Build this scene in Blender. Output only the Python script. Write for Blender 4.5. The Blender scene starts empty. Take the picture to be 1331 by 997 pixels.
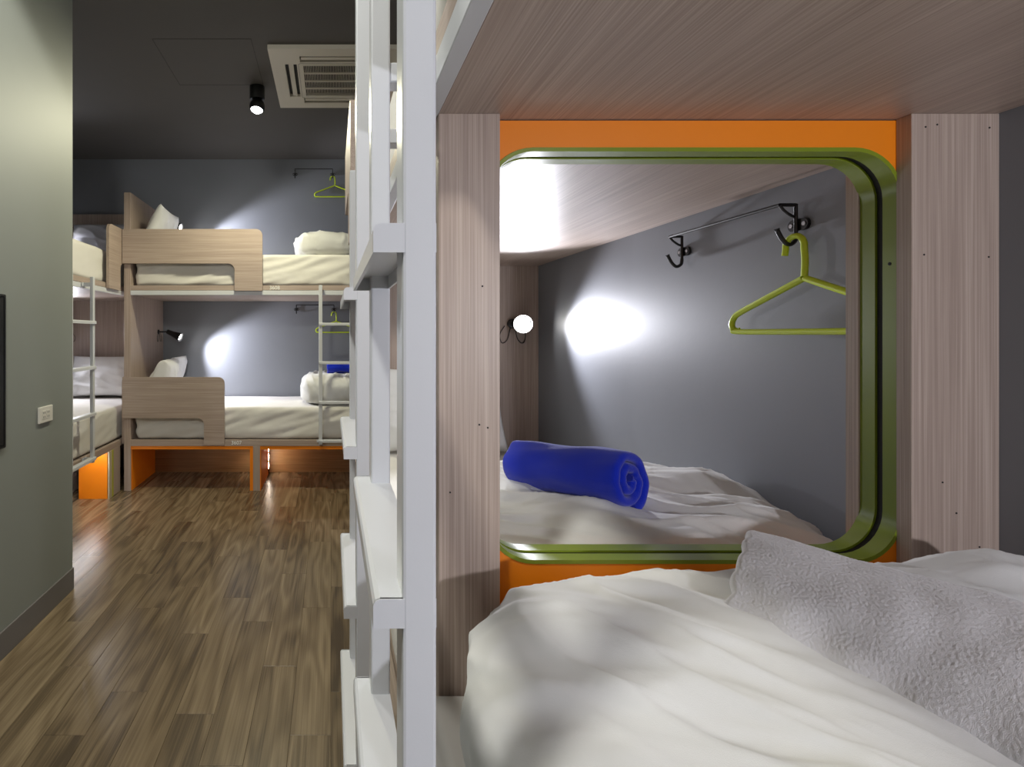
import bpy, bmesh, math, random
from mathutils import Vector, Matrix, noise

random.seed(7)
scene = bpy.context.scene
COL = scene.collection
PI = math.pi
EYE = 1.465            # camera height above the floor; all z below are relative to the eye
FLOOR = -EYE
FPX = 700.0            # focal length in pixels of the 1331 px wide frame
VX, VY = 430.0, 435.0  # where the aisle direction vanishes

# ------------------------------------------------------------------ camera
cd = bpy.data.cameras.new('camera'); cam = bpy.data.objects.new('camera', cd); COL.objects.link(cam)
cam.location = (0, 0, EYE); cam.rotation_euler = (PI/2, 0, 0)
cd.sensor_width = 36.0; cd.lens = FPX/1331*36.0
cd.shift_x = (665.5-VX)/1331; cd.shift_y = -(498.5-VY)/1331
cd.clip_start = 0.02; cd.clip_end = 50
scene.camera = cam
# ------------------------------------------------------------------ world, exposure
w = bpy.data.worlds.new('world'); scene.world = w; w.use_nodes = True
w.node_tree.nodes['Background'].inputs[0].default_value = (0.6, 0.62, 0.65, 1)
w.node_tree.nodes['Background'].inputs[1].default_value = 0.05
vs = scene.view_settings
vs.view_transform = 'Standard'; vs.look = 'None'; vs.exposure = 0.98; vs.gamma = 1.0; vs.use_curve_mapping = False
# ------------------------------------------------------------------ light strengths
CEIL_W = 85.0; CEIL_COL = (1.0, 0.99, 0.92); CEIL_WARM = (1.0, 0.955, 0.68)
BED_W = 34.0;  BED_COL = (0.90, 0.91, 1.0)

# ------------------------------------------------------------------ materials
def srgb(r, g, b):
    f = lambda c: (c/255/12.92) if c/255 <= 0.04045 else ((c/255+0.055)/1.055)**2.4
    return (f(r), f(g), f(b), 1)

class NT:
    def __init__(s, name):
        s.m = bpy.data.materials.new(name); s.m.use_nodes = True
        s.t = s.m.node_tree; s.b = s.t.nodes['Principled BSDF']
    def n(s, typ, **kw):
        nd = s.t.nodes.new(typ)
        for k, v in kw.items():
            if k.startswith('_'): setattr(nd, k[1:], v)
            else: nd.inputs[k.replace('__', ' ')].default_value = v
        return nd
    def l(s, a, ai, b, bi): s.t.links.new(a.outputs[ai], b.inputs[bi])
    def coords(s, scale=(1, 1, 1), rnd=False):
        tc = s.n('ShaderNodeTexCoord'); mp = s.n('ShaderNodeMapping'); mp.inputs['Scale'].default_value = scale
        if rnd:
            oi = s.n('ShaderNodeObjectInfo'); mu = s.n('ShaderNodeVectorMath', _operation='MULTIPLY')
            cx = s.n('ShaderNodeCombineXYZ')
            for i, k in enumerate((37.0, 91.0, 13.0)):
                m = s.n('ShaderNodeMath', _operation='MULTIPLY'); m.inputs[1].default_value = k
                s.l(oi, 'Random', m, 0); s.t.links.new(m.outputs[0], cx.inputs[i])
            ad = s.n('ShaderNodeVectorMath', _operation='ADD')
            s.l(tc, 'Object', ad, 0); s.l(cx, 0, ad, 1); s.l(ad, 0, mp, 'Vector')
        else: s.l(tc, 'Object', mp, 'Vector')
        return mp
    def ramp(s, stops):
        r = s.n('ShaderNodeValToRGB'); e = r.color_ramp.elements
        while len(e) < len(stops): e.new(0.5)
        for k, (p, c) in enumerate(stops): e[k].position = p; e[k].color = c
        return r
    def bump(s, src, so, strength, dist):
        b = s.n('ShaderNodeBump'); b.inputs['Strength'].default_value = strength; b.inputs['Distance'].default_value = dist
        s.l(src, so, b, 'Height'); s.l(b, 0, s.b, 'Normal'); return b

def plain(name, col, rough=0.5, metal=0.0, spec=0.5, var=0.0, vscale=3.0, bump=0.0, bscale=200.0):
    k = NT(name); k.b.inputs['Base Color'].default_value = col
    k.b.inputs['Roughness'].default_value = rough; k.b.inputs['Metallic'].default_value = metal
    k.b.inputs['Specular IOR Level'].default_value = spec
    c = k.coords()
    nz = k.n('ShaderNodeTexNoise', Scale=vscale, Detail=4.0); k.l(c, 0, nz, 'Vector')
    v = max(var, 0.015)
    a = tuple(x*(1-v) for x in col[:3])+(1,); b = tuple(min(1, x*(1+v)) for x in col[:3])+(1,)
    r = k.ramp([(0.3, a), (0.7, b)]); k.l(nz, 'Fac', r, 'Fac'); k.l(r, 0, k.b, 'Base Color')
    if bump:
        n2 = k.n('ShaderNodeTexNoise', Scale=bscale, Detail=3.0); k.l(c, 0, n2, 'Vector')
        k.bump(n2, 'Fac', bump, 0.002)
    return k.m

def wood(name, axis, dark, mid, light, rough=0.42):
    k = NT(name)
    fine = {'x': (1.2, 150, 150), 'y': (150, 1.2, 150), 'z': (150, 150, 1.2)}[axis]
    broad = {'x': (0.35, 16, 16), 'y': (16, 0.35, 16), 'z': (16, 16, 0.35)}[axis]
    c1 = k.coords(fine); c2 = k.coords(broad)
    n1 = k.n('ShaderNodeTexNoise', Scale=2.2, Detail=3.0, Roughness=0.6); k.l(c1, 0, n1, 'Vector')
    n2 = k.n('ShaderNodeTexNoise', Scale=1.6, Detail=4.0, Roughness=0.6, Distortion=0.4); k.l(c2, 0, n2, 'Vector')
    mx = k.n('ShaderNodeMix'); mx.data_type = 'FLOAT'; mx.inputs[0].default_value = 0.3
    k.t.links.new(n1.outputs['Fac'], mx.inputs[2]); k.t.links.new(n2.outputs['Fac'], mx.inputs[3])
    r = k.ramp([(0.33, dark), (0.5, mid), (0.66, light)])
    k.t.links.new(mx.outputs[0], r.inputs['Fac']); k.l(r, 0, k.b, 'Base Color')
    k.b.inputs['Roughness'].default_value = rough
    k.bump(n1, 'Fac', 0.12, 0.001)
    return k.m

WD = (srgb(150, 132, 121), srgb(170, 152, 140), srgb(188, 171, 159))
WOOD = {a: wood('greige_laminate_'+a, a, *WD) for a in 'xyz'}
DW = (srgb(126, 92, 58), srgb(158, 120, 80), srgb(184, 146, 102))
WOOD_BACK = wood('brown_laminate', 'x', *DW)

def floor_mat():
    k = NT('vinyl_plank')
    c0 = k.coords((1, 1, 1), rnd=True)
    st = k.n('ShaderNodeVectorMath', _operation='MULTIPLY'); st.inputs[1].default_value = (9.0, 1.1, 1)
    k.l(c0, 0, st, 0)
    wp = k.n('ShaderNodeTexNoise', Scale=1.1, Detail=1.2, Roughness=0.45); k.l(st, 0, wp, 'Vector')
    # contour lines of the warped field give the cathedral grain
    ml = k.n('ShaderNodeMath', _operation='MULTIPLY'); ml.inputs[1].default_value = 34.0; k.l(wp, 'Fac', ml, 0)
    sn = k.n('ShaderNodeMath', _operation='SINE'); k.l(ml, 0, sn, 0)
    fs = k.n('ShaderNodeVectorMath', _operation='MULTIPLY'); fs.inputs[1].default_value = (150, 1.6, 1); k.l(c0, 0, fs, 0)
    fn = k.n('ShaderNodeTexNoise', Scale=1.0, Detail=3.0, Roughness=0.6); k.l(fs, 0, fn, 'Vector')
    bs = k.n('ShaderNodeVectorMath', _operation='MULTIPLY'); bs.inputs[1].default_value = (11, 0.7, 1); k.l(c0, 0, bs, 0)
    bn = k.n('ShaderNodeTexNoise', Scale=1.0, Detail=2.0); k.l(bs, 0, bn, 'Vector')
    oi = k.n('ShaderNodeObjectInfo')
    def mad(src, o, mul, add=None):
        m = k.n('ShaderNodeMath', _operation='MULTIPLY_ADD'); m.inputs[1].default_value = mul
        k.l(src, o, m, 0)
        if add is None: m.inputs[2].default_value = 0.0
        else: k.l(add, 0, m, 2)
        return m
    a = mad(sn, 0, 0.075); a = mad(fn, 'Fac', 0.40, a); a = mad(bn, 'Fac', 0.42, a); a = mad(oi, 'Random', 0.14, a)
    r = k.ramp([(0.28, srgb(76, 63, 47)), (0.44, srgb(108, 92, 70)), (0.56, srgb(126, 109, 85)), (0.72, srgb(150, 132, 105))])
    k.l(a, 0, r, 'Fac'); k.l(r, 0, k.b, 'Base Color')
    k.b.inputs['Roughness'].default_value = 0.27
    k.bump(fn, 'Fac', 0.22, 0.002)
    return k.m

def fabric(name, col, rough=0.85, bscale=900.0, bstr=0.15, sheen=0.2, var=0.02, wr=0.0):
    k = NT(name); k.b.inputs['Roughness'].default_value = rough; k.b.inputs['Specular IOR Level'].default_value = 0.2
    k.b.inputs['Sheen Weight'].default_value = sheen
    c = k.coords(); n1 = k.n('ShaderNodeTexNoise', Scale=6.0, Detail=4.0); k.l(c, 0, n1, 'Vector')
    a = tuple(x*(1-var) for x in col[:3])+(1,); b = tuple(min(1, x*(1+var)) for x in col[:3])+(1,)
    r = k.ramp([(0.3, a), (0.7, b)]); k.l(n1, 'Fac', r, 'Fac'); k.l(r, 0, k.b, 'Base Color')
    n2 = k.n('ShaderNodeTexNoise', Scale=bscale, Detail=2.0); k.l(c, 0, n2, 'Vector')
    k.bump(n2, 'Fac', bstr, 0.002)
    return k.m

def emit(name, col, s):
    k = NT(name); k.b.inputs['Base Color'].default_value = col
    k.b.inputs['Emission Color'].default_value = col; k.b.inputs['Emission Strength'].default_value = s
    return k.m

M = dict(
    floor=floor_mat(), sub=plain('subfloor', srgb(52, 44, 36), 0.8),
    wall=plain('grey_wall_paint', srgb(128, 131, 138), 0.5, var=0.03, vscale=2.5, bump=0.06, bscale=60),
    wall_l=plain('grey_paint_green_lit', srgb(138, 142, 135), 0.55, var=0.02, vscale=1.2, bump=0.05, bscale=60),  # greenish cast of the room lights mixed into the wall grey
    ceil=plain('charcoal_ceiling_paint', srgb(88, 85, 83), 0.75, var=0.02),
    seam=plain('ceiling_seam', srgb(58, 56, 56), 0.8),
    base=plain('taupe_baseboard', srgb(112, 108, 106), 0.5),
    orange=plain('orange_laminate', srgb(240, 134, 10), 0.42, var=0.01),
    green=plain('olive_green_lacquer', srgb(124, 140, 36), 0.28),
    lime=plain('lime_plastic', srgb(200, 222, 48), 0.3),
    yellow=plain('yellow_green_edge', srgb(176, 178, 40), 0.4),
    cream=plain('cream_edge', srgb(190, 178, 150), 0.5),
    white=plain('white_powder_coat', srgb(206, 208, 212), 0.32, bump=0.03, bscale=500),
    ac=plain('ivory_plastic', srgb(206, 200, 186), 0.45), dark=plain('dark_recess', srgb(28, 26, 26), 0.7),
    vane=plain('ac_vane_grey', srgb(120, 116, 110), 0.5),
    black=plain('black_metal', srgb(22, 22, 24), 0.35), chrome=plain('screw_steel', srgb(170, 170, 175), 0.3, metal=1.0),
    sheet=fabric('white_bed_sheet', srgb(216, 213, 207)), duvet=fabric('white_duvet_cotton', srgb(216, 216, 214)),
    pillow=fabric('white_pillow_case', srgb(226, 226, 226)), pillow_l=fabric('lilac_grey_pillow_case', srgb(198, 198, 206)),
    towel=fabric('grey_terry', srgb(214, 212, 213), 0.95, 1200.0, 0.55, 0.5, 0.04),
    blue=fabric('blue_terry', srgb(8, 40, 186), 0.9, 500.0, 0.7, 0.35, 0.08),
    socket=plain('socket_ivory', srgb(222, 218, 206), 0.4), number=plain('number_white', srgb(236, 236, 232), 0.5),
    strip=emit('led_strip', (0.95, 0.96, 1, 1), 13.0),
    bulb=emit('lamp_bulb', (1, 0.98, 0.95, 1), 30.0), led=emit('night_light_lens', (1, 0.88, 0.72, 1), 22.0),
)

# ------------------------------------------------------------------ mesh helpers
def new(): return bmesh.new()
def box(bm, x0, x1, y0, y1, z0, z1, bev=0.0, seg=2):
    r = bmesh.ops.create_cube(bm, size=1.0)
    vs_ = r['verts']
    for v in vs_: v.co = Vector(((x0+x1)/2+v.co.x*(x1-x0), (y0+y1)/2+v.co.y*(y1-y0), (z0+z1)/2+v.co.z*(z1-z0)))
    if bev > 0:
        es = list({e for v in vs_ for e in v.link_edges})
        bmesh.ops.bevel(bm, geom=es, offset=bev, segments=seg, profile=0.5, affect='EDGES')
    return bm
def prism(bm, pts, f, t0, t1):
    """polygon pts (a,b) extruded from t0 to t1; f(a,b,t) gives the point"""
    A = [bm.verts.new(f(a, b, t0)) for a, b in pts]; B = [bm.verts.new(f(a, b, t1)) for a, b in pts]
    bm.faces.new(A); bm.faces.new(B[::-1]); n = len(pts)
    for i in range(n): bm.faces.new((A[i], B[i], B[(i+1) % n], A[(i+1) % n]))
    return bm
def ring(bm, outer, inner, f, t0, t1):
    n = len(outer); V = [[bm.verts.new(f(a, b, t)) for a, b in P] for P in (outer, inner) for t in (t0, t1)]
    o0, o1, i0, i1 = V
    for k in range(n):
        j = (k+1) % n
        for q in ((o0, o1), (i1, i0), (i0, o0), (o1, i1)):
            bm.faces.new((q[0][k], q[1][k], q[1][j], q[0][j]))
    return bm
def rrect(x0, x1, z0, z1, r, n=10):
    p = []
    for cx, cz, a0 in ((x1-r, z1-r, 0), (x0+r, z1-r, 90), (x0+r, z0+r, 180), (x1-r, z0+r, 270)):
        for i in range(n+1):
            a = math.radians(a0+90*i/n); p.append((cx+r*math.cos(a), cz+r*math.sin(a)))
    return p
def tube(bm, pts, r, seg=10, cap=True):
    pts = [Vector(p) for p in pts]; n = len(pts); rings = []
    rr = r if isinstance(r, (list, tuple)) else [r]*n
    up = None
    for i, p in enumerate(pts):
        t = (pts[min(i+1, n-1)]-pts[max(i-1, 0)]).normalized()
        if up is None:
            up = t.orthogonal().normalized()
        else:
            up = (up-t*up.dot(t)); up = up.normalized() if up.length > 1e-6 else t.orthogonal().normalized()
        s = t.cross(up)
        rings.append([bm.verts.new(p+(up*math.cos(2*PI*k/seg)+s*math.sin(2*PI*k/seg))*rr[i]) for k in range(seg)])
    for a, b in zip(rings, rings[1:]):
        for k in range(seg): bm.faces.new((a[k], a[(k+1) % seg], b[(k+1) % seg], b[k]))
    if cap: bm.faces.new(rings[0][::-1]); bm.faces.new(rings[-1])
    return bm
def smooth_path(pts, n=6):
    P = [Vector(p) for p in pts]; out = []
    for i in range(len(P)-1):
        p0, p1, p2, p3 = P[max(i-1, 0)], P[i], P[i+1], P[min(i+2, len(P)-1)]
        for k in range(n):
            t = k/n
            out.append(0.5*((2*p1)+(p2-p0)*t+(2*p0-5*p1+4*p2-p3)*t*t+(3*p1-p0-3*p2+p3)*t**3))
    out.append(P[-1]); return out
def lathe(bm, prof, origin, axis, seg=24):
    """prof: (radius, along) list round axis"""
    ax = Vector(axis).normalized(); u = ax.orthogonal().normalized(); v = ax.cross(u); o = Vector(origin)
    rings = [[bm.verts.new(o+ax*h+(u*math.cos(2*PI*k/seg)+v*math.sin(2*PI*k/seg))*max(r, 1e-4)) for k in range(seg)] for r, h in prof]
    for a, b in zip(rings, rings[1:]):
        for k in range(seg): bm.faces.new((a[k], a[(k+1) % seg], b[(k+1) % seg], b[k]))
    bm.faces.new(rings[0][::-1]); bm.faces.new(rings[-1])
    return bm

BASE = {}
def obj(name, bm, mat, parent=None, smooth=False, xf=None, angle=40, label=None):
    if xf:
        for v in bm.verts: v.co = Vector(xf(v.co.x, v.co.y, v.co.z))
    bmesh.ops.recalc_face_normals(bm, faces=bm.faces[:])
    me = bpy.data.meshes.new(name)
    if parent is not None: base = BASE[parent]
    else:
        lo = [min(v.co[i] for v in bm.verts) for i in range(3)]; hi = [max(v.co[i] for v in bm.verts) for i in range(3)]
        base = Vector(((lo[0]+hi[0])/2, (lo[1]+hi[1])/2, lo[2]))
    for v in bm.verts: v.co -= base
    bm.to_mesh(me); bm.free()
    me.materials.append(mat)
    if smooth:
        for p in me.polygons: p.use_smooth = True
        if angle < 180:
            try: me.set_sharp_from_angle(angle=math.radians(angle))
            except Exception: pass
    o = bpy.data.objects.new(name, me); COL.objects.link(o)
    BASE[o] = base
    if parent is not None: o.parent = parent
    else: o.location = base+Vector((0, 0, EYE))
    if label: o['label'] = label
    return o
def tag(o, label, cat, group=None):
    o['label'] = label; o['category'] = cat
    if group: o['group'] = group
    return o
def thing(name, label, cat, base, group=None):
    o = bpy.data.objects.new(name, None); COL.objects.link(o); o.empty_display_size = 0.1
    BASE[o] = Vector(base); o.location = BASE[o]+Vector((0, 0, EYE))
    return tag(o, label, cat, group)
def struct(name, bm, mat, **kw):
    o = obj(name, bm, mat, **kw); o['kind'] = 'structure'; return o
def light(name, typ, loc, energy, col, parent=None, aim=None, size=0.03, angle=90, blend=0.3):
    ld = bpy.data.lights.new(name, typ); ld.energy = energy; ld.color = col
    ld.shadow_soft_size = size
    if typ == 'SPOT': ld.spot_size = math.radians(angle); ld.spot_blend = blend
    o = bpy.data.objects.new(name, ld); COL.objects.link(o)
    p = Vector(loc)
    if parent is not None: o.parent = parent; o.location = p-BASE[parent]
    else: o.location = p+Vector((0, 0, EYE))
    if aim is not None: o.rotation_euler = Vector(aim).to_track_quat('-Z', 'Y').to_euler()
    return o

# ------------------------------------------------------------------ room shell
XL, XR, YF, YB, ZC = -3.0, 1.13, -1.3, 6.04, 1.967
LW, LWY = -1.49, 3.107           # near wall on the left of the aisle and where it ends
fl = struct('floor', box(new(), XL, XR, YF, YB, FLOOR-0.10, FLOOR-0.004), M['sub'])
PW, PL = 0.150, 0.92
plank_mesh = {}
x = XL; c = 0
while x < XR-0.01:
    x1 = min(x+PW, XR); y = YF-[0.0, 0.41, 0.17, 0.66, 0.30, 0.55][c % 6]
    if x1 > LW-0.2 or True:
        while y < YB-0.01:
            ya, yb = max(y, YF), min(y+PL, YB)
            hidden = x1 < LW-0.05 and yb < LWY-0.02
            if yb-ya > 0.02 and not hidden:
                key = (round(x1-x, 3), round(yb-ya, 3))
                if key not in plank_mesh:
                    b = new(); hx, hy = (x1-x)/2-0.0004, (yb-ya)/2-0.0005
                    box(b, -hx, hx, -hy, hy, -0.004, 0.0, 0.0006, 1)
                    me = bpy.data.meshes.new('plank'); bmesh.ops.recalc_face_normals(b, faces=b.faces[:]); b.to_mesh(me); b.free()
                    me.materials.append(M['floor']); plank_mesh[key] = me
                o = bpy.data.objects.new('plank', plank_mesh[key]); COL.objects.link(o); o.parent = fl
                o.location = Vector(((x+x1)/2, (ya+yb)/2, FLOOR))-BASE[fl]
            y += PL
    x += PW; c += 1
ce = struct('ceiling', box(new(), XL, XR, YF, YB, ZC, ZC+0.1), M['ceil'])
hz = new()
ring(hz, rrect(-1.19, -0.53, 3.58, 4.24, 0.002, 1), rrect(-1.187, -0.533, 3.583, 4.237, 0.002, 1), lambda a, b, t: Vector((a, b, t)), ZC-0.0015, ZC+0.001)
obj('hatch_seam', hz, M['seam'], ce)
struct('wall_back', box(new(), XL, XR, YB, YB+0.1, FLOOR-0.1, ZC+0.1), M['wall'])
struct('wall_right', box(new(), XR, XR+0.1, YF, YB+0.1, FLOOR-0.1, ZC+0.1), M['wall'])
struct('wall_front', box(new(), XL, XR, YF-0.1, YF, FLOOR-0.1, ZC+0.1), M['wall'])
struct('wall_far_left', box(new(), XL-0.1, XL, YF, YB, FLOOR-0.1, ZC+0.1), M['wall'])
struct('wall_left', box(new(), XL, LW, YF, LWY, FLOOR-0.1, ZC), M['wall_l'])
struct('baseboard_left', box(new(), LW, LW+0.010, YF, LWY, FLOOR, FLOOR+0.125, 0.003), M['base'])

# ------------------------------------------------------------------ bunk beds
UP0, UP1 = 0.372, 0.462      # upper platform bottom / top
LO0, LO1 = -1.045, -0.987    # lower platform
BL, BW = 2.0, 0.97           # bed length and depth
PTOP = 1.335
def guard_pts(u0, u1, zt, zb, zleg, legw, r=0.06):
    p = [(u0, zb), (u0, zt)]
    for i in range(9):
        a = math.radians(90-90*i/8); p.append((u1-r+r*math.cos(a), zt-r+r*math.sin(a)))
    p += [(u1, zleg), (u1-legw, zleg)]
    for i in range(9):
        a = math.radians(0+90*i/8); p.append((u1-legw-r+r*math.cos(a), zb-r+r*math.sin(a)))
    return p
def bunk(label, P, uax, vax, base, length=BL, W=BW, head=True, guards=True, gu=1.24, gv=0.0, under=True, lower_low=LO0, lower_top=LO1, guard_low=True):
    t = thing('bunk_bed', label, 'bunk bed', base)
    L = length
    def b(name, u0, u1, v0, v1, z0, z1, mat, bev=0.0015, par=None):
        return obj(name, box(new(), u0, u1, v0, v1, z0, z1, bev, 1), mat, par or t, xf=P)
    wu, wz = WOOD[uax], WOOD['z']
    if head:
        hp = b('head_panel', -0.062, 0, 0.0, W, FLOOR, PTOP, wz)
        if under:
            b('orange_liner', 0.0, 0.006, 0.02, 0.69, FLOOR, LO0, M['orange'], 0.0005)
    # upper deck
    b('upper_rail', 0.0, L, 0.0, 0.03, UP0+0.045, UP1, wu)
    b('metal_edge', 0.0, L, -0.004, 0.022, UP0, UP0+0.042, M['white'])
    b('upper_board', 0.0, L, 0.022, W, UP0+0.002, UP0+0.026, wu)
    # lower deck
    b('lower_rail', 0.0, L, 0.0, 0.03, lower_low, lower_top, wu)
    b('lower_board', 0.0, L, 0.03, W, lower_low+0.02, lower_top-0.01, wu)
    if guards:
        for nm, u1, zt, zb, zl, lw in (('upper_guard', gu, 0.985, 0.664, 0.41, 0.26), ('lower_guard', 0.885, -0.397, -0.779, -1.03, 0.19)):
            if nm == 'lower_guard' and not guard_low: continue
            bm = new(); prism(bm, guard_pts(-0.066, u1, zt, zb, zl, lw), lambda a, c_, tt: Vector((a, tt, c_)), -0.03-gv, -0.005-gv)
            gd = obj(nm, bm, wu, t, xf=P)
            if gv > 0.01:
                for uu in (0.1, u1-0.1): b('guard_bracket', uu-0.02, uu+0.02, -0.006-gv, 0.002, UP0+0.05, UP0+0.08, M['white'], par=gd)
    if under:
        b('middle_leg', 1.149, 1.214, 0.0, 0.10, FLOOR, LO0, wz)
        for u0, u1 in ((1.118, 1.149), (1.214, 1.222)):
            b('orange_liner', u0, u1, 0.006, 0.60, FLOOR, LO0, M['orange'], 0.0005)
        for u0, u1 in ((0.0, 1.118), (1.222, L)):
            b('orange_liner', u0, u1, 0.006, 0.62, LO0-0.032, LO0, M['orange'], 0.0005)
            b('back_panel', u0, u1, 0.69, 0.71, FLOOR, LO0, WOOD_BACK if uax == 'x' else wu)
    return t

def PF(u, v, z): return (-1.878+u, 5.05+v, z)
def PLt(u, v, z): return (-1.98-v, 5.975-u, z)
def P2(u, v, z): return (0.16+v, 2.93-u, z)
def P1(u, v, z): return (0.16+v, -1.07+u, z)

farb = bunk('greige wooden bunk bed against the far wall, numbered 3607 and 3608', PF, 'x', 'y', (-0.88, 5.5, FLOOR), W=0.985, length=2.12)
lefb = bunk('partly hidden wooden bunk bed in the left corner behind the grey wall', PLt, 'y', 'x', (-2.45, 5.0, FLOOR), under=False, guard_low=True)
bk2 = bunk('wooden bunk bed beyond the orange window panel, with the blue towel', P2, 'y', 'x', (0.64, 1.98, FLOOR), length=1.953, gu=0.72, gv=0.05, under=False, guard_low=False)
bk1 = bunk('nearest wooden bunk bed framing the orange panel with green window', P1, 'y', 'x', (0.64, -0.07, FLOOR), length=2.034, guards=False, under=False)

# under-bed compartment lights of the far bunk
for u, s, z0, z1 in ((1.2225, 1, -1.40, -1.14), (1.1175, -1, -1.40, -1.30)):
    bm = new(); prism(bm, rrect(0.50, 0.58, z0, z1, 0.038, 6), lambda a, c_, tt: Vector(PF(tt, a, c_)), u, u+s*0.008)
    pl = obj('night_light_plate', bm, M['orange'], farb)
    nn = 3 if s == 1 else 1
    for q in range(nn):
        zc = z0+(z1-z0)*(q+0.5)/nn
        bm = new(); prism(bm, rrect(0.52, 0.56, zc-0.03, zc+0.03, 0.019, 5), lambda a, c_, tt: Vector(PF(tt, a, c_)), u+s*0.008, u+s*0.011)
        obj('night_light_lens', bm, M['led'], pl)

# left bunk: box leg with orange front
lg = lefb
obj('orange_leg_panel', box(new(), -2.247, -1.985, 4.80, 4.822, FLOOR, LO0, 0.001, 1), M['orange'], lg)
obj('leg_box', box(new(), -2.24, -1.992, 4.822, 5.07, FLOOR, LO0, 0.001, 1), WOOD['z'], lg)
obj('cream_edge', box(new(), -1.993, -1.975, 4.80, 4.86, FLOOR, LO0, 0.001, 1), M['cream'], lg)
obj('yellow_edge', box(new(), -1.993, -1.977, 4.86, 4.90, FLOOR, LO0, 0.001, 1), M['yellow'], lg)
obj('wood_edge', box(new(), -1.993, -1.979, 4.90, 5.06, FLOOR, LO0, 0.001, 1), WOOD['z'], lg)
obj('light_strip', box(new(), -2.07, -2.04, 4.02, 4.76, LO0-0.012, LO0+0.0), M['strip'], lefb)
obj('back_panel', box(new(), -2.42, -2.40, 4.0, 5.9, FLOOR, LO0, 0.001, 1), WOOD['y'], lefb)

# window partitions between the two right-hand bunks
WX0, WX1, WZ0, WZ1, WR = 0.275, 0.986, -0.391, 0.318, 0.077
PX = (0.182, 0.286, 0.982, 1.13)
fxz = lambda a, b, t: Vector((a, t, b))
def window_wall(par, yp0, yp1, yo0, yo1, yg0, yg1):
    obj('window_post', box(new(), PX[0], PX[1], yp0, yp1, LO1, UP0+0.002, 0.001, 1), WOOD['z'], par)
    obj('window_post', box(new(), PX[2], PX[3], yp0, yp1, LO1, UP0+0.002, 0.001, 1), WOOD['z'], par)
    inn = rrect(WX0-0.0075, WX1+0.0075, WZ0-0.0075, WZ1+0.0075, WR+0.0075)
    # panel outline sampled at the same angles as the opening
    cx, cz = (WX0+WX1)/2, (WZ0+WZ1)/2; out = []
    X0, X1, Z0, Z1 = PX[0]+0.01, PX[3], LO1, UP0
    n = len(inn); q = n//4
    cs = [(X1, Z1), (X0, Z1), (X0, Z0), (X1, Z0)]
    for k in range(4):
        for i in range(q):
            f = i/(q-1)
            cxk, czk = cs[k]
            ax, az = inn[k*q]; bx_, bz = inn[k*q+q-1]
            if k == 0: p0, p1 = (X1, az), (bx_, Z1)
            elif k == 1: p0, p1 = (ax, Z1), (X0, bz)
            elif k == 2: p0, p1 = (X0, az), (bx_, Z0)
            else: p0, p1 = (ax, Z0), (X1, bz)
            h = (q-1)/2
            if i <= h: g = i/h; out.append((p0[0]+(cxk-p0[0])*g, p0[1]+(czk-p0[1])*g))
            else: g = (i-h)/h; out.append((cxk+(p1[0]-cxk)*g, czk+(p1[1]-czk)*g))
    bm = new(); ring(bm, out, inn, fxz, yo0, yo1); pn = obj('orange_panel', bm, M['orange'], par)
    bm = new(); ring(bm, rrect(WX0-0.007, WX1+0.007, WZ0-0.007, WZ1+0.007, WR+0.007), rrect(WX0, WX1, WZ0, WZ1, WR), fxz, yg0, yg1)
    obj('window_frame', bm, M['green'], par, smooth=True, angle=50, label='glossy olive green rounded window lining')
    return pn
window_wall(bk1, 0.910, 0.936, 0.936, 0.9615, 0.9345, 0.9625)
obj('dark_gap_ring', ring(new(), rrect(WX0-0.012, WX1+0.012, WZ0-0.012, WZ1+0.012, WR+0.012), rrect(WX0-0.004, WX1+0.004, WZ0-0.004, WZ1+0.004, WR+0.004), fxz, 0.9628, 0.9757), M['dark'], bk1)  # dark ring added so the gap between the frames reads as shade
window_wall(bk2, 1.003, 1.028, 0.977, 1.003, 0.976, 1.005)
bm = new(); lathe(bm, [(0.003, 0), (0.003, 0.001)], (WX1+0.0005, 0.95, 0.125), (-1, 0, 0), 8); obj('frame_screw', bm, M['dark'], bk1)
for px, py in ((627, 372), (623, 552), (634, 556), (585, 640), (1218, 162), (1286, 166), (1201, 331), (1285, 334), (1225, 627), (1243, 667), (1273, 711), (1203, 165)):
    bm = new(); lathe(bm, [(0.0016, 0), (0.0016, 0.0006)], ((px-VX)*0.91/FPX, 0.9101, (VY-py)*0.91/FPX), (0, -1, 0), 8)
    obj('screw_hole', bm, M['dark'], bk1)

# bed numbers on the far bunk
def number(txt, xc, zc, h, par, y):
    cu = bpy.data.curves.new('number', 'FONT'); cu.body = txt; cu.size = h*1.38; cu.align_x = 'CENTER'; cu.align_y = 'CENTER'; cu.extrude = 0.001; cu.offset = 0.0003
    tmp = bpy.data.objects.new('number_tmp', cu); COL.objects.link(tmp)
    bpy.context.view_layer.update()
    me = bpy.data.meshes.new_from_object(tmp.evaluated_get(bpy.context.evaluated_depsgraph_get()))
    bpy.data.objects.remove(tmp)
    for v in me.vertices:
        a, b_, c_ = v.co; v.co = Vector((xc+a, y-c_, zc+b_))-BASE[par]
    me.materials.clear(); me.materials.append(M['number'])
    o = bpy.data.objects.new('bed_number', me); COL.objects.link(o); o.parent = par; o['label'] = 'white bed number '+txt
number('3608', -0.527, 0.438, 0.036, farb, 5.048)
number('3607', -0.885, -1.015, 0.036, farb, 5.048)

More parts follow.
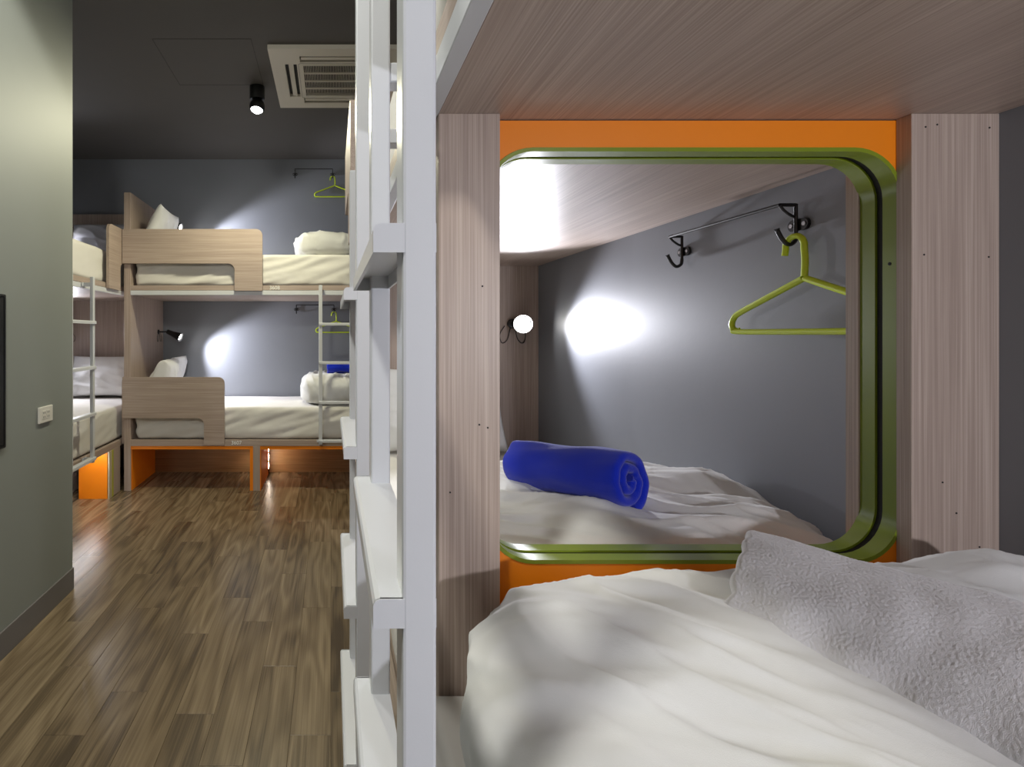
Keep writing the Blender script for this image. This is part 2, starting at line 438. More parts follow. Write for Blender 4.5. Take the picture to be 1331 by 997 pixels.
# ------------------------------------------------------------------ ladders
def ladder(label, P, base, treads, tall_first, depth=0.054, width=0.40, post=(0.029, 0.042), top_short=0.44, top_tall=1.0, bottom=-1.02, th=0.025, arm=0.07, lip=0.025):
    """local: s along the bed (0..width), v away from the aisle (0 = outer tread edge), z"""
    t = thing('bunk_ladder', label, 'ladder', base, 'white metal bunk ladders')
    pw, pd = post
    for i, s0 in enumerate((0.0, width-pd)):
        tall = (i == 0) == tall_first
        obj('post', box(new(), s0, s0+pd, lip, lip+pw, bottom, top_tall if tall else top_short, 0.003, 2), M['white'], t, xf=P)
        for z in (0.385, -1.01):
            a = obj('hook_arm', box(new(), s0+0.004, s0+pd-0.004, lip+pw-0.002, lip+pw+arm, z, z+0.03, 0.002, 1), M['white'], t, xf=P)
            obj('hook_plate', box(new(), s0-0.02, s0+pd+0.02, lip+pw+arm-0.004, lip+pw+arm, z+0.0, z+0.03, 0.001, 1), M['white'], a, xf=P)
    for z in treads:
        # folded steel tread: rounded top with a turned-down lip on the aisle side
        pts = [(0.0, z-th), (0.0, z-0.006), (0.002, z-0.002), (0.006, z), (lip+pw, z), (lip+pw, z-th), (lip+pw-0.003, z-th), (lip+pw-0.003, z-0.006), (0.007, z-0.006), (0.004, z-0.009), (0.004, z-th)]
        bm = new(); prism(bm, pts, lambda a, b, tt: Vector((tt, a, b)), 0.001, width-0.001)
        tr = obj('tread', bm, M['white'], t, xf=P)
        for s0 in (0.0, width-0.003):
            bm = new(); prism(bm, [(0.0, z-th), (0.0, z-0.006), (0.002, z-0.002), (0.006, z), (lip+0.002, z), (lip+0.002, z-th)], lambda a, b, tt: Vector((tt, a, b)), s0, s0+0.003)
            obj('tread_end_cap', bm, M['white'], tr, xf=P)
    return t
TR1 = (0.095, -0.225, -0.545, -0.865)
ladder('large white metal ladder in the foreground beside the orange panel', lambda s, v, z: (0.036+v, 0.458+s, z), (0.07, 0.66, -1.02), TR1, False)
ladder('white metal ladder just behind the foreground ladder, along the aisle', lambda s, v, z: (0.026+v, 1.08+s, z), (0.06, 1.28, -1.02), TR1, True, arm=0.08)
TR3 = (0.11, -0.249, -0.618, -0.975)
ladder('slim cream ladder hanging on the far bunk, in front of a lime hanger', lambda s, v, z: (-0.112+s, 4.985+v, z), (0.08, 5.0, -1.02), TR3, False, post=(0.026, 0.034), lip=0.012, arm=0.026, top_tall=0.47, top_short=0.46)
ladder('slim white ladder on the left corner bunk, partly hidden by the wall', lambda s, v, z: (-1.875-v, 4.31-s, z), (-1.9, 4.1, -1.02), TR3, False, post=(0.026, 0.036), lip=0.012, arm=0.055, top_tall=0.47, top_short=0.46)

# ------------------------------------------------------------------ bedding
def fbm(p, o=3):
    return sum(noise.noise(p*(2**i))*0.5**i for i in range(o))
def soft_grid(nu, nv, f, bm=None):
    bm = bm or new()
    V = [[bm.verts.new(f(i/nu, j/nv)) for j in range(nv+1)] for i in range(nu+1)]
    for i in range(nu):
        for j in range(nv): bm.faces.new((V[i][j], V[i+1][j], V[i+1][j+1], V[i][j+1]))
    return bm, V
def sgp(c, e): return math.copysign(abs(c)**e, c)
def blob(c, h, ev, eh, disp, nu=120, nv=60, post=None):
    """closed superellipsoid, displaced along its normal; post edits the point"""
    bm = new(); c = Vector(c); rows = []
    def pt(th, ph):
        x = sgp(math.cos(ph), ev)*sgp(math.cos(th), eh); y = sgp(math.cos(ph), ev)*sgp(math.sin(th), eh); z = sgp(math.sin(ph), ev)
        p = c+Vector((x*h[0], y*h[1], z*h[2]))
        n = Vector((math.cos(ph)*math.cos(th)/h[0], math.cos(ph)*math.sin(th)/h[1], math.sin(ph)/h[2])).normalized()
        p = p+n*disp(p, n)
        return post(p) if post else p
    bot = bm.verts.new(pt(0, -PI/2)); top = bm.verts.new(pt(0, PI/2))
    for j in range(1, nv):
        ph = -PI/2+PI*j/nv
        rows.append([bm.verts.new(pt(2*PI*i/nu, ph)) for i in range(nu)])
    for a, b in zip(rows, rows[1:]):
        for i in range(nu): bm.faces.new((a[i], a[(i+1) % nu], b[(i+1) % nu], b[i]))
    for i in range(nu):
        bm.faces.new((bot, rows[0][(i+1) % nu], rows[0][i])); bm.faces.new((rows[-1][i], rows[-1][(i+1) % nu], top))
    return bm
def folds(seed, amp, along, across, freq, lump=0.02):
    """ridged folds that run along one direction"""
    A = Vector(along).normalized(); B = Vector(across).normalized(); s = Vector((seed*3.1, seed*1.7, seed*0.9))
    def d(p, n):
        q = Vector((p.dot(A)*freq*0.22, p.dot(B)*freq, p.z*freq*0.5))+s
        wv = noise.noise(p*3.0+s)*0.6
        r = 1-abs(noise.noise(q+Vector((wv, wv, 0))))*2
        return lump*noise.noise(p*4.0+s)+amp*(r*r if r > 0 else 0)+amp*0.4*noise.noise(q*2.3)
    return d

def mattress(label, x0, x1, y0, y1, z0, z1, seed, mat='sheet', wr=0.006, rad=0.035):
    s = Vector((seed*2.3, seed, seed*0.7))
    lo = Vector((x0+wr, y0+wr, z0)); hi = Vector((x1-wr, y1-wr, z1))
    il = lo+Vector((rad, rad, rad)); ih = hi-Vector((rad, rad, rad))
    bm = new()
    def axis(a, b):
        n = max(2, int((b-a-2*rad)/0.022)); return [a, a+rad*0.3, a+rad*0.7]+[a+rad+(b-a-2*rad)*k/n for k in range(n+1)]+[b-rad*0.7, b-rad*0.3, b]
    G = [axis(lo[i], hi[i]) for i in range(3)]
    cache = {}
    def V(i, j, k):
        if (i, j, k) in cache: return cache[(i, j, k)]
        q = Vector((G[0][i], G[1][j], G[2][k]))
        inn = Vector([min(max(q[m], il[m]), ih[m]) for m in range(3)])
        n = (q-inn); n = n.normalized() if n.length > 1e-9 else Vector((0, 0, 1))
        p = inn+n*rad
        side = 1-abs(n.z)
        h_ = p.x+p.y; w_ = Vector((p.z*13-h_*4.5, h_*1.3+p.z*1.0, (p.x-p.y)*0.7))+s
        r = max(0, 1-abs(noise.noise(w_))*2.2)
        p = p+n*(side*wr*r+(1-side)*0.003*noise.noise(p*6+s))
        p.z = max(p.z, z0)
        cache[(i, j, k)] = bm.verts.new(p); return cache[(i, j, k)]
    N = [len(g)-1 for g in G]
    for ax in range(3):
        o1, o2 = [(1, 2), (0, 2), (0, 1)][ax]
        for end in (0, N[ax]):
            for a in range(N[o1]):
                for b in range(N[o2]):
                    idx = []
                    for da, db in ((0, 0), (1, 0), (1, 1), (0, 1)):
                        t3 = [0, 0, 0]; t3[ax] = end; t3[o1] = a+da; t3[o2] = b+db; idx.append(V(*t3))
                    bm.faces.new(idx)
    o = obj('mattress', bm, M[mat], smooth=True, angle=180)
    return tag(o, label, 'mattress')
mattress('cream-sheeted mattress on the upper far bunk, behind the guard above number 3608', -1.86, 0.22, 5.085, 6.02, UP1-0.002, 0.762, 1, wr=0.016)
mattress('white-sheeted mattress on the lower far bunk, above number 3607', -1.86, 0.22, 5.085, 6.02, LO1-0.002, -0.685, 2, wr=0.016)
mattress('cream-sheeted mattress on the upper left corner bunk', -2.93, -2.01, 4.0, 5.965, UP1-0.002, 0.762, 3)
mattress('white mattress on the lower left corner bunk, behind its ladder', -2.93, -2.01, 4.0, 5.965, LO1-0.002, -0.675, 4)
mattress('white mattress under the duvet with the blue towel, beyond the window', 0.19, 1.12, 1.04, 2.925, LO1-0.002, -0.605, 5)
mattress('white-sheeted mattress under the foreground duvet', 0.160, 1.12, -1.05, 0.909, LO1-0.002, -0.602, 6, wr=0.002, rad=0.014)
mattress('white mattress on the upper level above the blue towel, glimpsed past the ladder', 0.19, 1.12, 1.04, 2.925, UP1-0.002, 0.775, 7)
mattress('white mattress on the upper level of the nearest bunk, at the top edge', 0.19, 1.12, -1.05, 0.90, UP1-0.002, 0.762, 8)

def pillow(label, center, size, rot, mat='pillow', seed=0, group=None):
    W_, H_, T_ = size; R = Matrix.Rotation(rot[2], 3, 'Z') @ Matrix.Rotation(rot[1], 3, 'Y') @ Matrix.Rotation(rot[0], 3, 'X')
    c = Vector(center); s = Vector((seed*4.7, seed*1.1, 0))
    bm = new(); n = 40
    def mk(sign):
        def f(a, b):
            u, v = a*2-1, b*2-1
            pinch = 1-0.07*(1-abs(v)**2)*abs(u)**4; pinch2 = 1-0.07*(1-abs(u)**2)*abs(v)**4
            prof = max(0.0, (1-abs(u)**2.6)*(1-abs(v)**2.6))**0.45
            x, y = u*W_/2*pinch, v*H_/2*pinch2
            z = sign*(T_/2*prof+prof*0.10*T_*noise.noise(Vector((x*7, y*7, sign))+s)+prof*0.07*T_*max(0, 1-3*abs(noise.noise(Vector((x*5+y*9, y*4-x*3, 2*sign))+s))))
            return c+R @ Vector((x, y, z))
        return f
    soft_grid(n, n, mk(1), bm); soft_grid(n, n, mk(-1), bm)
    bmesh.ops.remove_doubles(bm, verts=bm.verts[:], dist=0.0006)
    return tag(obj('pillow', bm, M[mat], smooth=True, angle=180), label, 'pillow', group)
rd = math.radians
# pillow local: x width, y height, z thickness
pillow('white pillow leaning at the head of the upper far bunk', (-1.705, 5.40, 1.01), (0.50, 0.60, 0.16), (0, rd(-68), 0), seed=1)
pillow('front white pillow above the guard of the lower far bunk', (-1.68, 5.36, -0.455), (0.46, 0.42, 0.20), (0, rd(-64), 0), seed=2)
pillow('white pillow next to the wall under the lamp of the lower far bunk', (-1.70, 5.78, -0.45), (0.47, 0.44, 0.16), (0, rd(-68), 0), seed=3)
pillow('lilac-grey pillow on the upper left corner bunk', (-2.45, 5.80, 0.99), (0.72, 0.46, 0.16), (rd(68), 0, 0), 'pillow_l', seed=4)
pillow('white pillow on the lower left corner bunk', (-2.45, 5.80, -0.445), (0.72, 0.46, 0.17), (rd(68), 0, 0), seed=5)
pillow('white pillow at the head of the bed with the blue towel', (0.58, 2.79, -0.385), (0.64, 0.44, 0.15), (rd(70), 0, 0), seed=6)

def duvet(label, bm): return tag(obj('duvet', bm, M['duvet'], smooth=True, angle=180), label, 'duvet')
# foreground duvet
def post1(p):
    p = Vector(p)
    # raised corner against the wall
    g = math.exp(-((p.x-0.98)/0.11)**2-((p.y-0.80)/0.10)**2)
    up = min(1, max(0, (p.z+0.601)/0.2))
    k_ = min(1, max(0, (0.86-p.y)/0.42)); k_ = k_*k_*(3-2*k_)
    p.z += up*(0.055*g-0.085*k_)
    # slight dip where the towel lies
    return Vector((min(p.x, 1.124), min(p.y, 0.903), max(p.z, -0.601)))
fA = folds(1.0, 0.010, (1, -0.45, 0), (0.45, 1, 0), 11, 0.012)
fF = folds(6.0, 0.002, (1, -0.35, 0), (0.35, 1, 0), 34, 0.0)
fB = folds(4.0, 0.007, (1, -1.1, 0), (1.1, 1, 0), 17, 0.0)
duvet('thick white duvet bundled on the foreground bed under the grey towel', blob((0.645, 0.40, -0.467), (0.485, 0.49, 0.150), 0.74, 0.52, lambda p, n: fA(p, n)+fB(p, n)+fF(p, n), 320, 150, post1))
def post2(p):
    g = math.exp(-((p.x-0.98)/0.16)**2-((p.y-1.52)/0.14)**2)
    z = p.z+(0.03*g if p.z > -0.5 else 0)
    return Vector((min(p.x, 1.122), max(p.y, 1.032), max(z, -0.603)))
fC = folds(2.0, 0.016, (1, -0.25, 0), (0.25, 1, 0), 10, 0.022)
fD = folds(5.0, 0.008, (1, -0.6, 0), (0.6, 1, 0), 18, 0.0)
duvet('white duvet folded under the rolled blue towel beyond the window', blob((0.68, 1.38, -0.50), (0.42, 0.345, 0.10), 0.55, 0.45, lambda p, n: fC(p, n)+fD(p, n), 260, 110, post2))
fE = folds(3.0, 0.014, (0, 1, 0), (1, 0, 0.5), 12, 0.02)
duvet('rolled cream duvet on the upper far bunk below the lime hanger', blob((-0.04, 5.50, 0.885), (0.32, 0.36, 0.128), 0.6, 0.6, fE, 120, 60, lambda p: Vector((p.x, p.y, max(p.z, 0.762)))))
duvet('folded white duvet on the lower far bunk under a blue towel', blob((0.0, 5.50, -0.54), (0.30, 0.38, 0.15), 0.6, 0.6, fE, 120, 60, lambda p: Vector((min(p.x, 0.24), p.y, max(p.z, -0.686)))))

# rolled towel: a spiral sheet lofted along its axis
def rolled_towel(label, a, b, rad, squash, seed, turns=2.35, n=110):
    a, b = Vector(a), Vector(b); ax = (b-a); L = ax.length; ax.normalize()
    side = ax.cross(Vector((0, 0, 1))).normalized(); up = side.cross(ax)
    pitch = rad/(turns+0.35); hmax = pitch*0.46
    bm = new(); rows = []
    ts = [0, 0.006, 0.02, 0.04]+[0.04+0.92*k/14 for k in range(1, 14)]+[0.96, 0.98, 0.994, 1]
    for t in ts:
        e = min(t, 1-t)*L/0.014; hh = hmax*(math.sqrt(max(0.0, 1-(1-min(e, 1))**2))*0.8+0.2)
        wob = 0.004*noise.noise(Vector((t*3, seed, 0)))
        outer, inner = [], []
        for k in range(n+1):
            ang = 2*PI*turns*k/n; r = pitch*0.45+pitch*ang/(2*PI)-hmax*0.2
            off = (0.012*math.sin(ang*0.5+seed) if (t < 0.02) else 0)
            nz = noise.noise(Vector((math.cos(ang)*2, math.sin(ang)*2, t*4+seed)))*0.006+wob
            for lst, rr in ((outer, r+hh+nz), (inner, max(0.002, r-hh+nz))):
                th = ang-2*PI*turns+4.5
                lst.append(a+ax*(t*L-off)+side*(rr*math.cos(th))+up*(rr*math.sin(th)*squash))
        rows.append([bm.verts.new(p) for p in outer+inner[::-1]])
    m = len(rows[0])
    for r0, r1 in zip(rows, rows[1:]):
        for k in range(m): bm.faces.new((r0[k], r0[(k+1) % m], r1[(k+1) % m], r1[k]))
    for r in (rows[0], rows[-1]):
        for k in range(n): bm.faces.new((r[k], r[k+1], r[m-2-k], r[m-1-k]))
    return tag(obj('rolled_towel', bm, M['blue'], smooth=True, angle=70), label, 'towel')
rolled_towel('rolled royal blue towel on the bed seen through the green window', (0.505, 1.46, -0.353), (0.665, 1.19, -0.325), 0.067, 1.0, 0.4)
rolled_towel('blue towel on the folded duvet of the lower far bunk', (-0.03, 5.40, -0.335), (0.22, 5.36, -0.335), 0.055, 0.9, 1.3)

# grey towel folded over the foreground duvet
def towel_patch():
    A, B_, C_, D = Vector((0.623, 0.80, -0.286)), Vector((0.510, 0.70, -0.365)), Vector((0.618, 0.48, -0.381)), Vector((0.798, 0.62, -0.301))
    bm = new()
    ext = 1.55
    def srf(s, t):   # s along the length, t from upper edge to lower edge
        s *= ext
        p = (A+(D-A)*s)*(1-t)+(B_+(C_-B_)*s)*t
        n = (D-A).cross(B_-A).normalized()
        if n.z < 0: n = -n
        p = p+n*(0.020*math.sin(PI*min(max(t, 0), 1))+0.010*noise.noise(Vector((s*2.2, t*2.0, 3.3)))+0.004*noise.noise(Vector((s*6, t*5, 1.0))))
        return p, n
    NU, NV = 330, 170
    th0 = 0.026
    def top(a, b):
        sc = 0.012*noise.noise(Vector((b*7, 0, 5)))+0.006*abs(math.sin(b*16))
        s = a-(sc*(1-a)**8)
        p, n = srf(s, b)
        e = min(a*0.55, 10)/0.012; e2 = min(b, 1-b)*0.17/0.012
        rnd = (1-(1-min(1, e))**2)**0.5*(1-(1-min(1, e2))**2)**0.5
        ter = 0.0008*noise.noise(Vector((a*150, b*62, 0)))+0.0005*noise.noise(Vector((a*310, b*130, 4)))
        return p-n*(th0*0.5*(1-rnd))+n*ter
    def bot(a, b):
        sc = 0.012*noise.noise(Vector((b*7, 0, 5)))+0.006*abs(math.sin(b*16))
        s = a-(sc*(1-a)**8); p, n = srf(s, b)
        e = min(a*0.55, 10)/0.012; e2 = min(b, 1-b)*0.17/0.012
        rnd = (1-(1-min(1, e))**2)**0.5*(1-(1-min(1, e2))**2)**0.5
        return p-n*(th0*0.5*(1+rnd))
    soft_grid(NU, NV, top, bm); soft_grid(60, 30, bot, bm)
    return bm
tag(obj('folded_towel', towel_patch(), M['towel'], smooth=True, angle=180), 'pale grey terry towel lying folded on the foreground duvet', 'towel')

# ------------------------------------------------------------------ reading lamps
def lamp(label, base, nrm, head, aim, energy, angle=105, r=0.050):
    """base on a panel with outward normal nrm; head = centre of the shade mouth; aim = beam"""
    bpt, nv_, hd, am = Vector(base), Vector(nrm).normalized(), Vector(head), Vector(aim).normalized()
    t = thing('reading_lamp', label, 'wall lamp', base, 'black reading lamps on the bunk panels')
    pl = new(); lathe(pl, [(0.026, 0.0005), (0.026, 0.008), (0.020, 0.013), (0.008, 0.014)], bpt, nv_, 20); obj('wall_plate', pl, M['black'], t, smooth=True)
    neck = hd-am*0.165
    ar = new(); tube(ar, smooth_path([bpt+nv_*0.012, bpt+nv_*0.045, (bpt+nv_*0.06+neck)/2, neck], 6), 0.007, 10); obj('arm', ar, M['black'], t, smooth=True)
    sh = new()
    lathe(sh, [(0.012, -0.17), (0.024, -0.165), (0.029, -0.105), (0.036, -0.06), (r, 0.0), (r-0.003, 0.0), (0.033, -0.058), (0.022, -0.10)], hd, am, 28)
    s_ = obj('shade', sh, M['black'], t, smooth=True, angle=60)
    bl = new(); lathe(bl, [(0.004, -0.05), (0.026, -0.045), (0.034, -0.028), (0.029, -0.014), (0.010, -0.008)], hd, am, 20); obj('bulb', bl, M['bulb'], s_, smooth=True)
    for k in (-1, 1):
        side = nv_.cross(Vector((0, 0, 1))).normalized()
        cb = new(); q = bpt+nv_*0.012+side*0.012*k
        tube(cb, smooth_path([q+Vector((0, 0, -0.02)), q+side*0.016*k+Vector((0, 0, -0.085)), q+side*0.045*k+Vector((0, 0, -0.105)), q+side*0.058*k+Vector((0, 0, -0.06)), q+side*0.03*k+Vector((0, 0, -0.012))], 6), 0.0022, 6)
        obj('cable', cb, M['black'], t, smooth=True)
    light('lamp_light', 'SPOT', hd+am*0.004, energy, BED_COL, t, am, 0.035, angle, 0.45)
    return t
lamp('lit black reading lamp beside the grey wall above the blue towel bed', (0.985, 2.93, 0.06), (0, -1, 0), (1.0, 2.80, 0.055), (-0.34, -1, -0.14), BED_W*1.0, 102)
lamp('black reading lamp on the lower far bunk, lighting the wall', (-1.878, 5.86, 0.03), (1, 0, 0), (-1.62, 5.82, -0.03), (1, -0.10, -0.42), BED_W*1.6, 104)
lamp('black reading lamp peeking over the guard of the upper far bunk', (-1.878, 5.86, 1.16), (1, 0, 0), (-1.62, 5.83, 1.155), (1, -0.10, -0.22), BED_W*1.7, 90)
lamp('black reading lamp at the head of the nearest bunk, behind the viewer', (0.985, -1.07, 0.06), (0, 1, 0), (0.98, -0.93, 0.05), (-0.25, 1, -0.05), BED_W*0.85, 124)
lamp('black reading lamp of the lower left corner bunk, hidden by the wall', (-2.9, 5.975, 0.03), (0, -1, 0), (-2.88, 5.78, 0.02), (0.35, -1, -0.35), BED_W*0.8, 130)
lamp('black reading lamp of the upper left corner bunk, hidden by the wall', (-2.9, 5.975, 1.20), (0, -1, 0), (-2.88, 5.78, 1.18), (0.35, -1, -0.35), BED_W*0.22, 130)

# ------------------------------------------------------------------ wire coat racks and hangers
def rack(label, P, base):
    """local: s along the rack 0..0.43, d off the wall, z = 0 at the bar"""
    t = thing('coat_rack', label, 'coat rack', base, 'black wire coat racks')
    L = 0.42
    r = new(); tube(r, [P(0.0, 0.012, 0.0), P(0.0, 0.05, 0.0), P(L, 0.05, 0.0), P(L, 0.012, 0.0)], 0.0042, 8); obj('bar', r, M['black'], t, smooth=True)
    for s in (0.0, L):
        v = new(); tube(v, [P(s, 0.012, 0.002), P(s, 0.012, -0.075)], 0.0042, 8); up = obj('upright', v, M['black'], t, smooth=True)
        b2 = new(); tube(b2, smooth_path([P(s, 0.05, -0.002), P(s, 0.040, -0.014), P(s, 0.022, -0.026), P(s, 0.012, -0.028)], 4), 0.0035, 8); obj('brace', b2, M['black'], up, smooth=True)
        pl = new(); prism(pl, rrect(s-0.028, s+0.028, -0.062, -0.034, 0.0138, 6), lambda a, b, tt: Vector(P(a, tt, b)), 0.0003, 0.008)
        pt = obj('wall_plate', pl, M['black'], t)
        for q in (-0.018, 0.018):
            sc = new(); prism(sc, rrect(s+q-0.005, s+q+0.005, -0.053, -0.043, 0.0048, 4), lambda a, b, tt: Vector(P(a, tt, b)), 0.008, 0.010); obj('screw', sc, M['chrome'], pt)
        hk = new(); tube(hk, smooth_path([P(s, 0.012, -0.07), P(s, 0.015, -0.088), P(s, 0.030, -0.095), P(s, 0.045, -0.082), P(s, 0.058, -0.058)], 6), [0.005]*24+[0.0065], 8); obj('hook', hk, M['black'], t, smooth=True)
    return t
def hanger(label, P, base):
    """local: s along the wall, d off the wall, z = 0 at the crown of its hook"""
    t = thing('clothes_hanger', label, 'hanger', base, 'lime green plastic hangers')
    hp = [(-0.040, -0.045)]+[(0.026*math.cos(rd(a))-0.012, 0.026*math.sin(rd(a))-0.028) for a in (190, 160, 130, 100, 70, 40, 10, -10)]+[(0.016, -0.065), (0.014, -0.10)]
    k = new(); tube(k, smooth_path([P(a, 0.034, b) for a, b in hp], 4), 0.0068, 10); obj('hook', k, M['lime'], t, smooth=True)
    bd = [(0.012, -0.105), (-0.10, -0.146), (-0.185, -0.178), (-0.205, -0.192), (-0.212, -0.208), (-0.206, -0.222), (-0.188, -0.228), (0.0, -0.229), (0.21, -0.228), (0.228, -0.222), (0.234, -0.208), (0.227, -0.192), (0.207, -0.178), (0.12, -0.146), (0.016, -0.105)]
    k = new(); sec = smooth_path([P(a, 0.034, b) for a, b in bd], 5); tube(k, sec, 0.0075, 10); o = obj('body', k, M['lime'], t, smooth=True)
    for q in (-0.19, 0.212):
        n_ = new(); tube(n_, [P(q-0.006, 0.034, -0.219), P(q, 0.034, -0.224), P(q+0.006, 0.034, -0.219)], 0.003, 6); obj('strap_notch', n_, M['lime'], o, smooth=True)
    return t
PR2 = lambda s, d, z: (XR-d, 1.715-s, 0.312+z)
PRF = lambda s, d, z: (-0.385+s, YB-d, 0.331+z)
PRU = lambda s, d, z: (-0.400+s, YB-d, 1.845+z)
rack('black wire coat rack on the grey wall seen through the green window', PR2, (XR-0.01, 1.5, 0.2))
rack('black wire coat rack on the far wall above the lower bunk', PRF, (-0.17, YB-0.01, 0.2))
rack('black wire coat rack high on the far wall above the upper bunk', PRU, (-0.17, YB-0.01, 1.72))
HZ = -0.076
hanger('large lime green hanger on the rack seen through the green window', lambda s, d, z: PR2(0.42+s+0.030, d-0.004, z+HZ), PR2(0.42, 0.03, -0.3))
hanger('lime green hanger behind the ladder of the lower far bunk', lambda s, d, z: PRF(0.42+s+0.012, d-0.004, z+HZ), PRF(0.42, 0.03, -0.3))
hanger('lime green hanger on the high rack above the upper far bunk', lambda s, d, z: PRU(0.42+s+0.012, d-0.004, z+HZ), PRU(0.42, 0.03, -0.3))

# ------------------------------------------------------------------ ceiling: air conditioner and spotlights
t = thing('air_conditioner', 'ivory four-way ceiling cassette air conditioner with dark grille', 'air conditioner', (0.05, 4.12, ZC-0.03))
ax0, ax1, ay0, ay1 = -0.43, 0.52, 3.65, 4.60; zt, zb = ZC, ZC-0.03
# frame built as strips round the four outlets and the grille
gx0, gx1, gy0, gy1 = ax0+0.23, ax1-0.23, ay0+0.23, ay1-0.23
ox = 0.10; ow = 0.085
bm = new()
def strip(x0, x1, y0, y1): box(bm, x0, x1, y0, y1, zb, zt)
strip(ax0, ax0+ox, ay0, ay1); strip(ax1-ox, ax1, ay0, ay1)
strip(ax0+ox, ax1-ox, ay0, ay0+ox); strip(ax0+ox, ax1-ox, ay1-ox, ay1)
strip(ax0+ox, ax0+ox+ow, ay0+ox, gy0-0.02); strip(ax0+ox, ax0+ox+ow, gy1+0.02, ay1-ox)
strip(ax1-ox-ow, ax1-ox, ay0+ox, gy0-0.02); strip(ax1-ox-ow, ax1-ox, gy1+0.02, ay1-ox)
strip(ax0+ox+ow, gx0-0.02, ay0+ox, ay0+ox+ow); strip(gx1+0.02, ax1-ox-ow, ay0+ox, ay0+ox+ow)
strip(ax0+ox+ow, gx0-0.02, ay1-ox-ow, ay1-ox); strip(gx1+0.02, ax1-ox-ow, ay1-ox-ow, ay1-ox)
strip(ax0+ox+ow, gx0, ay0+ox+ow, ay1-ox-ow); strip(gx1, ax1-ox-ow, ay0+ox+ow, ay1-ox-ow)
strip(gx0, gx1, ay0+ox+ow, gy0); strip(gx0, gx1, gy1, ay1-ox-ow)
obj('frame', bm, M['ac'], t)
bm = new(); ring(bm, rrect(gx0-0.034, gx1+0.034, gy0-0.034, gy1+0.034, 0.02, 4), rrect(gx0-0.031, gx1+0.031, gy0-0.031, gy1+0.031, 0.018, 4), lambda a, b, tt: Vector((a, b, tt)), zb-0.0012, zb+0.001); obj('grille_seam', bm, M['vane'], t)
obj('recess', box(new(), ax0+0.05, ax1-0.05, ay0+0.05, ay1-0.05, ZC-0.004, ZC-0.001), M['dark'], t)
for (x0, x1, y0, y1) in ((gx0-0.02, gx1+0.02, ay0+ox, ay0+ox+ow), (gx0-0.02, gx1+0.02, ay1-ox-ow, ay1-ox), (ax0+ox, ax0+ox+ow, gy0-0.02, gy1+0.02), (ax1-ox-ow, ax1-ox, gy0-0.02, gy1+0.02)):
    b_ = new()
    if x1-x0 > y1-y0: m_ = (y0+y1)/2; box(b_, x0+0.008, x1-0.008, m_-0.018, m_+0.018, zb+0.006, zb+0.012, 0.002, 1)
    else: m_ = (x0+x1)/2; box(b_, m_-0.018, m_+0.018, y0+0.008, y1-0.008, zb+0.006, zb+0.012, 0.002, 1)
    obj('louvre', b_, M['ac'], t)
bm = new(); nb = 40
for i in range(nb+1):
    xx = gx0+(gx1-gx0)*i/nb; box(bm, xx-0.0016, xx+0.0016, gy0, gy1, zb+0.001, zb+0.012)
for i in range(5):
    yy = gy0+(gy1-gy0)*i/4; box(bm, gx0, gx1, yy-0.004, yy+0.004, zb, zb+0.012)
obj('grille', bm, M['ac'], t)

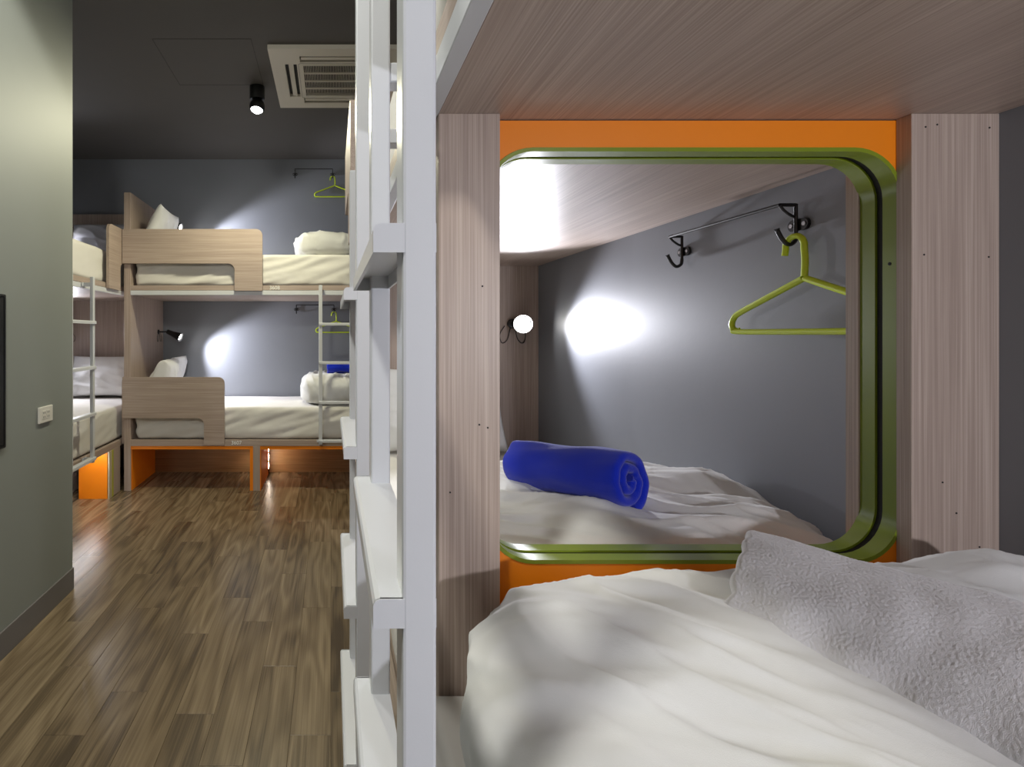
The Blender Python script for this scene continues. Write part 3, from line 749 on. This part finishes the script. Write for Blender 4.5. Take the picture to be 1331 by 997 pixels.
def spot(label, x, y, aim, energy, angle, col, blend, head_r=0.062):
    t = thing('ceiling_spotlight', label, 'spotlight', (x, y, ZC-0.20), 'black ceiling spotlights')
    m = new(); lathe(m, [(0.060, 0.0), (0.060, 0.095), (0.056, 0.10), (0.02, 0.10)], (x, y, ZC), (0, 0, -1), 28); obj('mount', m, M['black'], t, smooth=True)
    am = Vector(aim).normalized(); c_ = Vector((x, y, ZC-0.155))
    m = new(); prof = [(head_r*math.sin(rd(a)), -head_r*math.cos(rd(a))) for a in range(4, 126, 10)]
    prof += [(head_r*0.74, head_r*0.52), (head_r*0.70, head_r*0.30)]
    lathe(m, prof, c_, am, 28); h = obj('head', m, M['black'], t, smooth=True, angle=60)
    m = new(); lathe(m, [(head_r*0.69, 0.30*head_r), (head_r*0.69, 0.50*head_r), (head_r*0.45, 0.72*head_r), (0.01, 0.80*head_r)], c_, am, 24); obj('lens', m, M['bulb'], h, smooth=True)
    light('spot_light', 'SPOT', c_+am*head_r*0.95, energy, col, t, am, 0.10, angle, blend)
spot('lit black ceiling spotlight beside the air conditioner', -0.585, 4.28, (-0.10, -0.22, -1), CEIL_W*0.85, 170, CEIL_WARM, 0.6)
spot('black ceiling spotlight out of sight over the aisle', -0.585, 2.1, (-0.2, -0.263, -0.8), CEIL_W*0.28, 164, CEIL_COL, 0.12)
spot('black ceiling spotlight added unseen behind the viewer as fill light', -0.585, 0.0, (-0.10, 0.8, -0.9), CEIL_W*0.72, 165, CEIL_COL, 0.8)  # extra unseen lamp, added to fill the near end with light

# ------------------------------------------------------------------ left wall fittings
t = thing('wall_socket', 'small ivory double socket on the grey wall at left', 'socket', (LW, 2.80, -0.455))
obj('plate', box(new(), LW, LW+0.012, 2.735, 2.865, -0.455, -0.372, 0.003, 2), M['socket'], t)
for yy in (2.775, 2.815):
    f = obj('outlet', box(new(), LW+0.012, LW+0.014, yy-0.016, yy+0.016, -0.435, -0.392, 0.001, 1), M['socket'], t)
    for dz in (-0.011, 0.011):
        for dy in (-0.007, 0.007): obj('slot', box(new(), LW+0.014, LW+0.0146, yy+dy-0.0015, yy+dy+0.0015, -0.4135+dz-0.005, -0.4135+dz+0.005), M['dark'], f)
t = thing('wall_board', 'black board on the wall at the left edge of the picture', 'board', (LW, 2.1, -0.505))
obj('panel', box(new(), LW, LW+0.012, 1.80, 2.435, -0.50, 0.17, 0.002, 1), M['black'], t)
b_ = new(); ring(b_, rrect(1.79, 2.447, -0.512, 0.182, 0.006, 2), rrect(1.80, 2.437, -0.502, 0.172, 0.004, 2), lambda a, b, tt: Vector((tt, a, b)), LW, LW+0.014); obj('frame', b_, M['black'], t)
